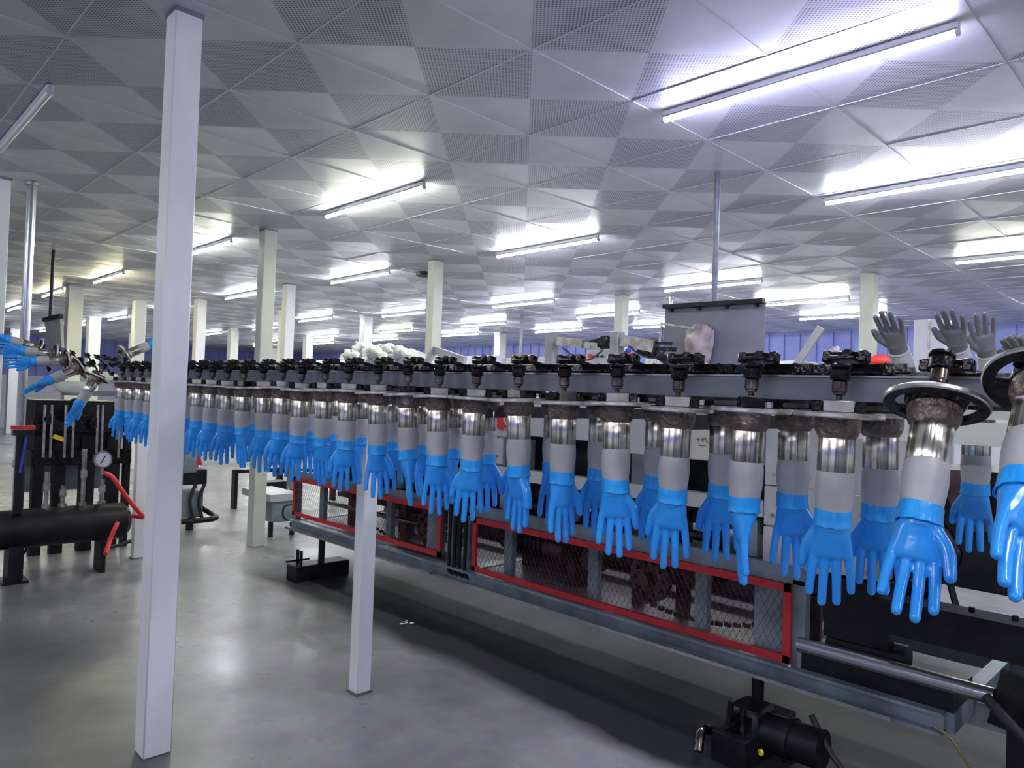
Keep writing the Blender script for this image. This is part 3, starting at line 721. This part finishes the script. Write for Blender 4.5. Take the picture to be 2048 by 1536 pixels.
# cream double beams behind the tilted former
cb = thing('cream_beams', 'cream horizontal beams running behind the tilted glove former at the right', 'beam', (2.2, .2, 1.4))
B().bb(2.2, 2.25, -1.2, .84, 1.588, 1.640).build('upper_beam', 'panelc', cb, smooth=False)
B().bb(2.18, 2.25, -1.2, .80, 1.520, 1.580).build('lower_beam', 'cream', cb, smooth=False)
B().bb(2.25, 3.26, .70, .74, 1.53, 1.57).build('side_bracket', 'panelc', cb, smooth=False)
bk = thing('gear_bracket', 'dark oily bracket with bolts and curved arm, right of the tilted former', 'bracket', (2.95, .75, 1.1))
B().quad([(2.95, .80, 1.40), (2.95, .66, 1.40), (2.95, .62, 1.20), (2.95, .72, 1.18)], (.03, 0, 0)).build('bracket_plate', 'rust', bk, smooth=False)
for z in (1.22, 1.28, 1.34): B().cyl((2.93, .70, z), (2.95, .70, z), .010, n=8).build('bolt', 'galv', bk)
B().tube([(2.98, .80, 1.20), (2.98, .74, 1.10), (2.98, .78, 1.02), (2.98, .86, .98), (3.1, .9, .9)], .022, n=10).build('curved_arm', 'oil', bk)
B().bb(2.98, 3.3, .55, .90, .98, 1.40).build('gear_case', 'black', bk, smooth=False)

# ================================================================ THINGS SEEN ABOVE THE LINE
# large hanging plate on a rod
XP = 4.62
def oxl(px, py, X=XP): return onx(px, py, X)
hp = thing('hanging_plate', 'large dark grey metal plate hanging from a rod above the conveyor', 'plate', tuple(onz(1433, 345, ZC)))
q = [oxl(1331, 617), oxl(1530, 605), oxl(1523, 760), oxl(1322, 760)]
B().quad(q, (.02, 0, 0)).build('plate', 'plate', hp, smooth=False)
b = B(); b.bar(q[0]+Vector((-.02, 0, .01)), q[1]+Vector((-.02, 0, .01)), .045, .03)
for px in (1345, 1400, 1455, 1515): c = oxl(px, 622-(px-1331)*.06); b.cyl(c+Vector((-.03, 0, 0)), c+Vector((0, 0, 0)), .012, n=8)
b.build('top_rail', 'black', hp, smooth=False)
rt = onz(1433, 345, ZC)
B().cyl((XP, rt.y, q[0].z-.01), (XP, rt.y, ZC-.002), .022, n=12).build('rod', 'beam', hp)
c = oxl(1405, 695)
b = B().lathe([(.02, -.16), (.07, -.15), (.10, -.08), (.12, .03), (.11, .12), (.05, .16), (.01, .165)], n=12, c=c+Vector((-.045, 0, 0)), sx=.42)
for v in b.bm.verts: v.co += Vector((random.uniform(-.01, .01), random.uniform(-.012, .012), random.uniform(-.01, .01)))
bg = tag(b.build('plastic_bag', 'cloth', None, origin=c), 'brown-stained plastic bag hanging in front of the large grey plate', 'bag')
bg.data.materials.clear(); bg.data.materials.append(mat('stained_film', (.45, .40, .38), .3, col2=(.20, .15, .15), scale=9, bump=.6, bscale=20))
b = B(); a, d = oxl(1340, 650), oxl(1408, 660); b.bar(a+Vector((-.12, 0, 0)), d+Vector((-.12, 0, 0)), .012, .014)
a, d = oxl(1342, 655), oxl(1338, 690); b.bar(a+Vector((-.12, 0, 0)), d+Vector((-.12, 0, 0)), .012, .02)
tag(b.build('thin_bracket', 'steel_dull', None, origin=oxl(1340, 660)), 'thin steel bracket arm in front of the large grey plate', 'bracket')
# small hanging plate, left
sp = onz(107, 500, ZC); XS = sp.x
s = thing('hanging_plate', 'small pale green plate hanging from a thin rod at the left', 'plate', tuple(sp))
q = [onx(88, 640, XS), onx(120, 636, XS), onx(123, 695, XS), onx(96, 690, XS)]
B().quad(q, (.03, 0, 0)).build('plate', mat('pale_green_plate', (.36, .40, .34), .5, col2=(.28, .32, .27), scale=5), s, smooth=False)
B().bar(q[0], q[1]+Vector((0, -.05, .02)), .05, .05).build('top_rail', 'black', s, smooth=False)
B().cyl((XS, sp.y, q[0].z), (XS, sp.y, ZC-.002), .02, n=10).build('rod', 'black', s)

# twin posts with actuator arms and a control box
XA = 3.9
for (pa, pb, lab) in ((1104, 668, 'left grey steel post with jointed arm above the conveyor'), (1235, 664, 'right grey steel post with jointed arm, left of the large plate')):
    t0 = onx(pa, pb, XA)
    s = thing('actuator_post', lab, 'post', (XA, t0.y, 1.67))
    B().bb(XA-.04, XA+.04, t0.y-.036, t0.y+.036, 1.672, t0.z, bev=.006).build('post', M['greypost'], s)
    q1 = lambda dx, y_: onx(pa+dx, y_, XA)
    if pa < 1200:
        B().bar(q1(14, 682), q1(66, 688), .06, .06).bar(q1(60, 689), q1(100, 694), .045, .045).build('arm', 'steel_dull', s, smooth=False)
        B().box(q1(104, 683), (.06, .09, .07), bev=.01).cyl(q1(96, 690), q1(122, 690), .03, n=12).build('joint', 'oil', s)
        B().bar(q1(70, 688), q1(104, 678), .02, .03).build('lower_arm', 'oil', s, smooth=False)
    else:
        B().bar(q1(12, 681), q1(78, 694), .075, .075).build('arm', 'steel_dull', s, smooth=False)
        B().bar(q1(62, 686), q1(108, 687), .02, .02).bar(q1(78, 698), q1(116, 699), .02, .028).build('rod', 'oil', s, smooth=False)
        B().bar(q1(40, 700), q1(78, 712), .02, .04).bar(q1(76, 708), q1(112, 728), .02, .05).build('lower_arm', 'oil', s, smooth=False)
        B().box(q1(72, 684), (.05, .05, .05), bev=.008).build('joint', 'rust', s)
    B().tube([onx(pa+22, pb+28, XA-.05), onx(pa+45, pb+45, XA-.05), onx(pa+72, pb+52, XA-.05), onx(pa+100, pb+34, XA-.05)], .006, n=6).build('cable', 'rubber', s)
c0, c1 = onx(1172, 700, 4.1), onx(1232, 732, 4.1)
s = thing('control_box', 'pale control box with a red button between the two grey posts', 'control box', (4.1, (c0.y+c1.y)/2, 1.67))
B().bb(4.1, 4.2, c1.y, c0.y, 1.672, c0.z, bev=.006).build('case', 'boxgrey', s, smooth=False)
c = onx(1184, 713, 4.1); B().cyl((4.07, c.y, c.z), (4.1, c.y, c.z), .017, n=16).build('button', 'hose', s)
for dx in (12, 22): c = onx(1184+dx, 713, 4.1); B().cyl((4.08, c.y, c.z), (4.1, c.y, c.z), .009, n=10).build('knob', 'black', s)
b = B(); b.tube([onx(1256, 705, 3.8), onx(1263, 712, 3.8), onx(1272, 722, 3.8)], .012, n=8)
tag(b.build('air_hose', 'hose', None, origin=onx(1262, 712, 3.8)), 'short red air hose beside the right grey post', 'hose')
c = onx(1256, 702, 3.8); b = B().sph(c, .02, 12).cyl(c, c+Vector((0, .05, -.04)), .016, n=10)
tag(b.build('air_fitting', 'bluep', None, origin=c), 'small blue and black air fitting beside the right grey post', 'fitting')

# heap of limp white gloves
B().bb(XM+.1, XM+.42, 3.6, 5.9, 1.67, 1.775).build('raised_tray', 'panel', mc, smooth=False)
HP = [(712, 716, 40, -8), (738, 700, 44, 10), (757, 708, 46, -5), (786, 704, 48, 8), (812, 710, 46, -12), (835, 716, 44, 6)]
for i, (px, py, ln, tl) in enumerate(HP):
    XG = 3.45+.05*(i % 2)
    p0 = onx(px-ln*.4, py-2, XG); p1 = onx(px+ln*.7, py+20, XG)
    b = B(); b.tube([p0, p0.lerp(p1, .3)+Vector((0, 0, .035)), p0.lerp(p1, .65)+Vector((0, 0, .01)), p1], lambda t: .055-.014*t+.008*math.sin(t*19+i), n=20, sm=9)
    d = (p1-p0).normalized()
    b.tube([p0+Vector((0, .01, .05)), p0-d*.02+Vector((-.02, 0, -.02)), p0+Vector((-.04, -.01, -.08)), p0+Vector((-.05, -.02, -.14))], lambda t: .030+.022*math.sin(t*3.1)+.006*math.sin(t*31), n=16, sm=7)
    for v in b.bm.verts:
        q_ = noise.noise_vector(v.co*17+Vector((i*3, 0, 0))); v.co += q_*.013+noise.noise_vector(v.co*48)*.007
    tag(b.build('limp_glove', 'cloth', None, origin=p0), f'limp white rubber glove, {ORD[i+1]} from the left in the heap on the conveyor far side', 'glove', 'limp white gloves heaped behind the conveyor')
for i, (x0, y0_, x1, y1_, wd) in enumerate([(850, 730, 872, 698, .05), (868, 700, 930, 722, .06), (1030, 700, 1010, 718, .01)][:2]):
    a, d = onx(x0, y0_, 3.4), onx(x1, y1_, 3.4)
    tag(B().bar(a, d, .03, wd).build('bent_sheet', 'cloth', None, origin=a, smooth=False), ['pale bent sheet rising right of the heap of limp gloves', 'long pale sheet sloping down right of the heap of limp gloves'][i], 'sheet')
r0 = onz(1044, 628, ZC)
s = thing('hanging_tray', 'thin rod with a small grey tray between two far columns, left of the grey posts', 'tray', tuple(r0))
zb = onx(1044, 708, r0.x).z
B().cyl((r0.x, r0.y, zb), (r0.x, r0.y, ZC-.002), .03, n=8).build('rod', 'galv', s)
B().bb(r0.x-.1, r0.x+.1, r0.y-.28, r0.y+.28, zb-.22, zb).build('tray', 'plate', s, smooth=False)
# slanted pale strut on the right
a, d = onx(1590, 735, 5.4), onx(1642, 655, 5.4)
a = a+(a-d)*(a.z/(d.z-a.z))
tag(B().bar(a, d, .03, .055).build('slanted_strut', 'panelc', None, origin=a, smooth=False), 'pale slanted metal strut in front of the blue wall at the right', 'strut')
c = onx(1665, 712, 4.2); b = B().sph(c, .035, 10, (1, .7, 1.2)).sph(c+Vector((0, -.02, .03)), .025, 8).sph(c+Vector((0, .02, -.04)), .035, 8).sph(c+Vector((0, .0, -.09)), .04, 8)
for v in b.bm.verts: v.co += Vector((random.uniform(-.008, .008),)*3)
tag(b.build('rag', bg.data.materials[0], None, origin=c), 'small crumpled brown rag above the chain at the right', 'rag')
# far white equipment line behind (low blocks) with pale duct
s = thing('storage_duct', 'pale grey square duct standing behind the upturned bare hands', 'duct', (7.8, 2.3, 0))
a, d = onx(1828, 640, 8.2), onx(1890, 640, 8.2)
B().bb(8.2, 8.5, d.y, (a.y+d.y)/2-.01, 0, a.z).build('duct_half', 'wallw', s, smooth=False)
B().bb(8.2, 8.5, (a.y+d.y)/2+.01, a.y, 0, a.z).build('duct_half', 'wallw', s, smooth=False)
B().bb(8.19, 8.5, (a.y+d.y)/2-.01, (a.y+d.y)/2+.01, 0, a.z-.01).build('seam', 'steel_dull', s, smooth=False)
cr = random.Random(3)
for i, (px0, px1, py, X) in enumerate([(932, 985, 712, 9.5), (1012, 1100, 716, 8.0), (1130, 1170, 718, 9.0), (1290, 1330, 712, 7.5), (1540, 1600, 722, 9.5), (1650, 1740, 724, 10), (430, 505, 722, 12.0), (600, 700, 722, 11.0)]):
    a, d = onx(px0, py, X), onx(px1, py, X)
    s = thing('far_cabinet', ['pale low cabinet right of the heap of limp gloves', 'pale low cabinet left of the two grey posts', 'pale low cabinet behind the left grey post', 'pale low cabinet left of the large plate',
        'pale low cabinet right of the large plate', 'pale low cabinet by the far cream column at the right', 'pale low cabinet left of the cream column', 'pale low cabinet right of the cream column'][i], 'cabinet', (X, a.y, 0))
    B().bb(X, X+.6, d.y, a.y, 0, a.z, bev=.01).build('cabinet_body', 'wallw', s, smooth=False)
    n = 3
    for k in range(n):
        y0 = d.y+(a.y-d.y)*k/n+.02; y1 = d.y+(a.y-d.y)*(k+1)/n-.02
        B().bb(X-.015, X, y0, y1, .1, a.z-.05).build('door', 'panelc', s, smooth=False)
c = onx(1762, 724, 6.5); tag(B().sph(c, .09, 14, (1, 1.3, .7)).cyl(Vector((c.x, c.y, 0)), c, .02, n=8).build('red_dome', 'hose', None, origin=c), 'red rounded dome just right of the far cream column', 'dome')

# ================================================================ LEFT SIDE MACHINERY
tk = thing('black_drum', 'long black horizontal drum with valves and gauge at the left edge', 'drum', (1.3, 6.93, 0))
yT = 6.93; zT = onz(120, 1040, 0); 
pL = ony(-60, 1046, yT); pR = ony(248, 1030, yT)
rT = .155
B().cyl((pL.x, yT, .42), (pR.x-.01, yT, .42), rT, n=32).cyl((pR.x-.01, yT, .42), (pR.x+.03, yT, .42), rT*.9, rT*.7, n=32).build('drum_body', 'black', tk)
for px in (28,): x = ony(px, 1100, yT).x; B().bb(x-.05, x+.05, yT-.1, yT+.1, .0, .3).bb(x-.09, x+.09, yT-.12, yT+.12, 0, .02).build('leg', 'black', tk, smooth=False)
x = ony(200, 1100, yT).x; B().bb(x-.02, x+.02, yT-.1, yT+.1, .0, .3).build('leg', 'black', tk, smooth=False)
for px, h in ((92, .30), (125, .18), (165, .48), (203, .22)):
    x = ony(px, 1000, yT).x
    b = B().cyl((x, yT, .56), (x, yT, .57+h), .018, n=12).cyl((x, yT, .56), (x, yT, .60), .032, n=12).cyl((x, yT, .57+h*.5), (x, yT, .57+h*.5+.06), .028, n=6)
    b.build('riser_pipe', 'steel_dull', tk)
x = ony(203, 918, yT).x; z = ony(203, 918, yT).z
g = B().cyl((x, yT-.05, z), (x, yT-.01, z), .072, n=32).cyl((x, yT-.03, z-.13), (x, yT-.03, z), .012, n=10).build('pressure_gauge', 'steel_dull', tk); g['label'] = 'round steel pressure gauge'
B().cyl((x, yT-.053, z), (x, yT-.0505, z), .060, n=32).build('dial', 'dial', g, origin=tk.location)
B().bar((x-.02, yT-.055, z-.035), (x+.018, yT-.055, z+.035), .004, .007).build('needle', 'ink', g, origin=tk.location, smooth=False)
b = B()
for i in range(9):
    a = math.radians(225-i*33.75); b.bar((x+math.cos(a)*.046, yT-.054, z+math.sin(a)*.046), (x+math.cos(a)*.056, yT-.054, z+math.sin(a)*.056), .002, .003)
b.build('dial_mark', 'ink', g, origin=tk.location, smooth=False)
b = B()
b.tube([ony(208, 946, yT-.1), ony(225, 955, yT-.12), ony(250, 990, yT-.1), ony(276, 1022, yT-.05), ony(286, 1034, yT+.0), ony(262, 1032, yT+.1), ony(240, 1040, yT), ony(232, 1052, yT-.2), ony(220, 1080, yT-.2), ony(211, 1108, yT-.3)], .019, n=10)
tag(b.build('red_hose', 'hose', None, origin=ony(250, 990, yT)), 'bright red flexible hose from the gauge down to the floor', 'hose')
v = ony(42, 900, yT)
s = thing('valve_post', 'black valve post with a blue lever handle beside the left column', 'valve', (v.x, yT-.1, .5))
B().cyl((v.x-.02, yT-.1, .56), (v.x-.02, yT-.1, 1.2), .035, n=14).build('post', 'black', s)
a, d = ony(52, 875, yT-.16), ony(40, 945, yT-.16); B().bar(a, d, .035, .014).build('lever', 'bluep', s, smooth=False)
c = ony(46, 855, yT-.12); B().box(c, (.16, .05, .03)).build('red_top', 'red', s, smooth=False); B().box(c+Vector((0, 0, -.04)), (.14, .08, .04)).build('cap', 'black', s, smooth=False)

# dark brush/stripping unit behind the drum
bu = thing('brush_unit', 'tangle of black machinery under the swinging formers at the left', 'machine', (2.0, 8.0, 0))
yU = 7.9
def U(px, py, y=yU): return ony(px, py, y)
b = B(); a, d = U(72, 800), U(232, 905); b.bb(a.x, d.x, yU, yU+.6, d.z, a.z); b.build('dark_housing', 'black', bu, smooth=False)
a, d = U(60, 900), U(258, 925); B().bb(a.x, d.x, yU-.06, yU+.5, d.z, a.z).build('cross_member', 'oil', bu, smooth=False)
a, d = U(60, 840), U(255, 862); B().bb(a.x, d.x, yU-.12, yU-.02, d.z, a.z).build('roller_frame', 'oil', bu, smooth=False)
for px, w_ in ((78, .09), (120, .10), (176, .12), (226, .12), (255, .05)): a, d = U(px, 870), U(px, 1075); B().bb(a.x-w_/2, a.x+w_/2, yU-.05, yU+.05, 0, a.z).build('upright', 'black', bu, smooth=False)
for px in (90, 104, 132, 148, 196, 206, 240): a, d = U(px, 810, yU-.2), U(px-4, 915, yU-.2); B().bar(a, d, .02, .02).build('rod', 'steel_dull', bu, smooth=False)
for px, py in ((97, 838), (112, 850), (140, 830), (186, 845), (150, 806), (165, 822)): a = U(px, py, yU-.13); B().cyl(a, a+Vector((.0, -.08, 0)), .05, n=14).build('brush_wheel', 'oil', bu)
a = U(118, 876, yU-.2); B().box(a, (.10, .02, .04), rot=(0, .4, 0)).build('yellow_plate', 'yellow', bu, smooth=False)
a, d = U(60, 935), U(262, 985); B().bb(a.x, d.x, yU+.5, yU+.6, d.z, a.z).build('back_tank', 'base', bu, smooth=False)
a, d = U(60, 1062), U(270, 1072); B().bb(a.x, d.x+.3, yU-.05, yU+.02, .22, .30).build('lower_rail', 'base', bu, smooth=False)
b = B().tube([U(186, 1062, yT+.3), U(195, 1085, yT+.3), U(225, 1093, yT+.3), U(262, 1082, yT+.3)], .016, n=8); b.build('loop_cable', 'rubber', bu)
b = B().tube([ony(57, 1075, yT), ony(52, 1100, yT), ony(36, 1118, yT)], .012, n=8); b.build('thin_cable', 'rubber', tk)
fan = [(150, 775), (200, 755)]
for i, (px, py) in enumerate(fan):
    a = U(px, py, 7.0); tag(B().sph(a, .10, 16, (1.6, .25, .55)).build('white_pad', 'cloth', None, origin=a), ['oval white pad under the lowest swinging former', 'second white pad right beside the first under the swinging formers'][i], 'pad')

# second frame between the nearest column and the cream column
fr = thing('tank_stand', 'black tank on a pipe stand just right of the nearest column', 'stand', (3.1, 8.2, 0))
yF = 8.3
a, d = ony(330, 942, yF), ony(414, 968, yF); B().bb(a.x, d.x, yF, yF+.4, d.z, a.z, bev=.01).build('black_tank', 'black', fr, smooth=False)
a, d = ony(330, 988, yF), ony(408, 1035, yF); B().bb(a.x, d.x, yF+.05, yF+.35, d.z, a.z).build('grey_box', 'base', fr, smooth=False)
a, d = ony(330, 900, yF), ony(393, 945, yF); B().bb(d.x-.14, d.x, yF, yF+.2, d.z, a.z+.1).build('upper_block', 'base', fr, smooth=False)
for px in (340, 385): a = ony(px, 1036, yF); B().bb(a.x-.03, a.x+.03, yF+.05, yF+.11, 0, a.z).build('leg', 'black', fr, smooth=False)
B().tube([ony(330, 1046, yF-.15), ony(400, 1041, yF-.15), ony(432, 1036, yF-.15), ony(424, 1028, yF+.1), ony(398, 1012, yF+.2), ony(388, 990, yF+.2)], .03, n=10, sm=3).build('pipe_frame', 'oil', fr)
for px in (392, 410): a, d = ony(px, 966, yF), ony(px-6, 1036, yF); B().tube([a, a.lerp(d, .5)+Vector((-.05, 0, 0)), d], .02, n=8).build('hose', 'rubber', fr)
c = ony(424, 928, yF); tag(B().quad([ony(394, 905, yF+.6), ony(400, 905, yF+.6), ony(404, 930, yF+.6), ony(388, 930, yF+.6)], (0, .05, 0)).bb(ony(396, 925, yF+.6).x-.01, ony(396, 925, yF+.6).x+.01, yF+.61, yF+.63, 0, ony(396, 929, yF+.6).z).build('red_cone', 'red', None, origin=c, smooth=False), 'small red wedge behind the hanging gloves right of the nearest column', 'wedge')
f2 = thing('grey_trestle', 'grey box trestle with curved pipe left of the red guards', 'trestle', (3.8, 7.45, 0))
yG = 7.45
a, d = ony(545, 1002, yG), ony(600, 1040, yG); B().bb(a.x, d.x, yG, yG+.6, d.z, a.z, bev=.008).build('grey_box', 'base', f2, smooth=False)
a, d = ony(540, 990, yG), ony(600, 999, yG); B().bb(a.x, d.x, yG-.02, yG+.7, d.z, a.z).build('top_tray', 'panel', f2, smooth=False)
a, d = ony(534, 965, yG+.8), ony(575, 985, yG+.8); B().bb(a.x, d.x, yG+.8, yG+1., d.z, a.z).build('black_bar', 'black', f2, smooth=False)
for px in (545, 588): a = ony(px, 1045, yG); B().bb(a.x-.02, a.x+.02, yG+.02, yG+.06, 0, a.z).build('leg', 'black', f2, smooth=False)
B().tube([ony(592, 1008, yG-.1), ony(570, 1012, yG-.1), ony(566, 1030, yG-.1), ony(576, 1040, yG-.1), ony(594, 1030, yG-.1)], .012, n=8).build('curved_pipe', 'rubber', f2)
a = ony(580, 960, yG+.2); B().bb(a.x-.04, a.x+.04, yG+.1, yG+.2, .5, 1.2).build('upright', 'base', f2, smooth=False)
b = B(); 
for px0 in (470, 560): a = ony(px0, 940, 9.5); b.bb(a.x, a.x+.9, 9.5, 9.6, a.z-.05, a.z).bb(a.x, a.x+.05, 9.5, 9.6, 0, a.z-.05).bb(a.x+.85, a.x+.9, 9.5, 9.6, 0, a.z-.05)
tag(b.build('far_rail', 'oil', None, origin=(4, 9.5, .8), smooth=False), 'dark far rail glimpsed between the gloves behind the cream column', 'rail')
# wall-side smoke detector
c = onz(850, 545, ZC); tag(B().cyl((c.x, c.y, ZC-.05), (c.x, c.y, ZC-.002), .12, n=20).build('ceiling_sensor', 'black', None, origin=(c.x, c.y, ZC)), 'small dark round fitting on the ceiling left of the middle cream column', 'sensor')
# floor debris
c = onz(812, 1248, 0); b = B()
for i in range(7): b.sph((c.x+random.uniform(-.06, .06), c.y+random.uniform(-.06, .06), .006), random.uniform(.008, .02), 6, (1, 1, .3))
tag(b.build('floor_scrap', 'cloth', None, origin=(c.x, c.y, 0)), 'small pale scrap lying on the dark floor under the machine', 'scrap')
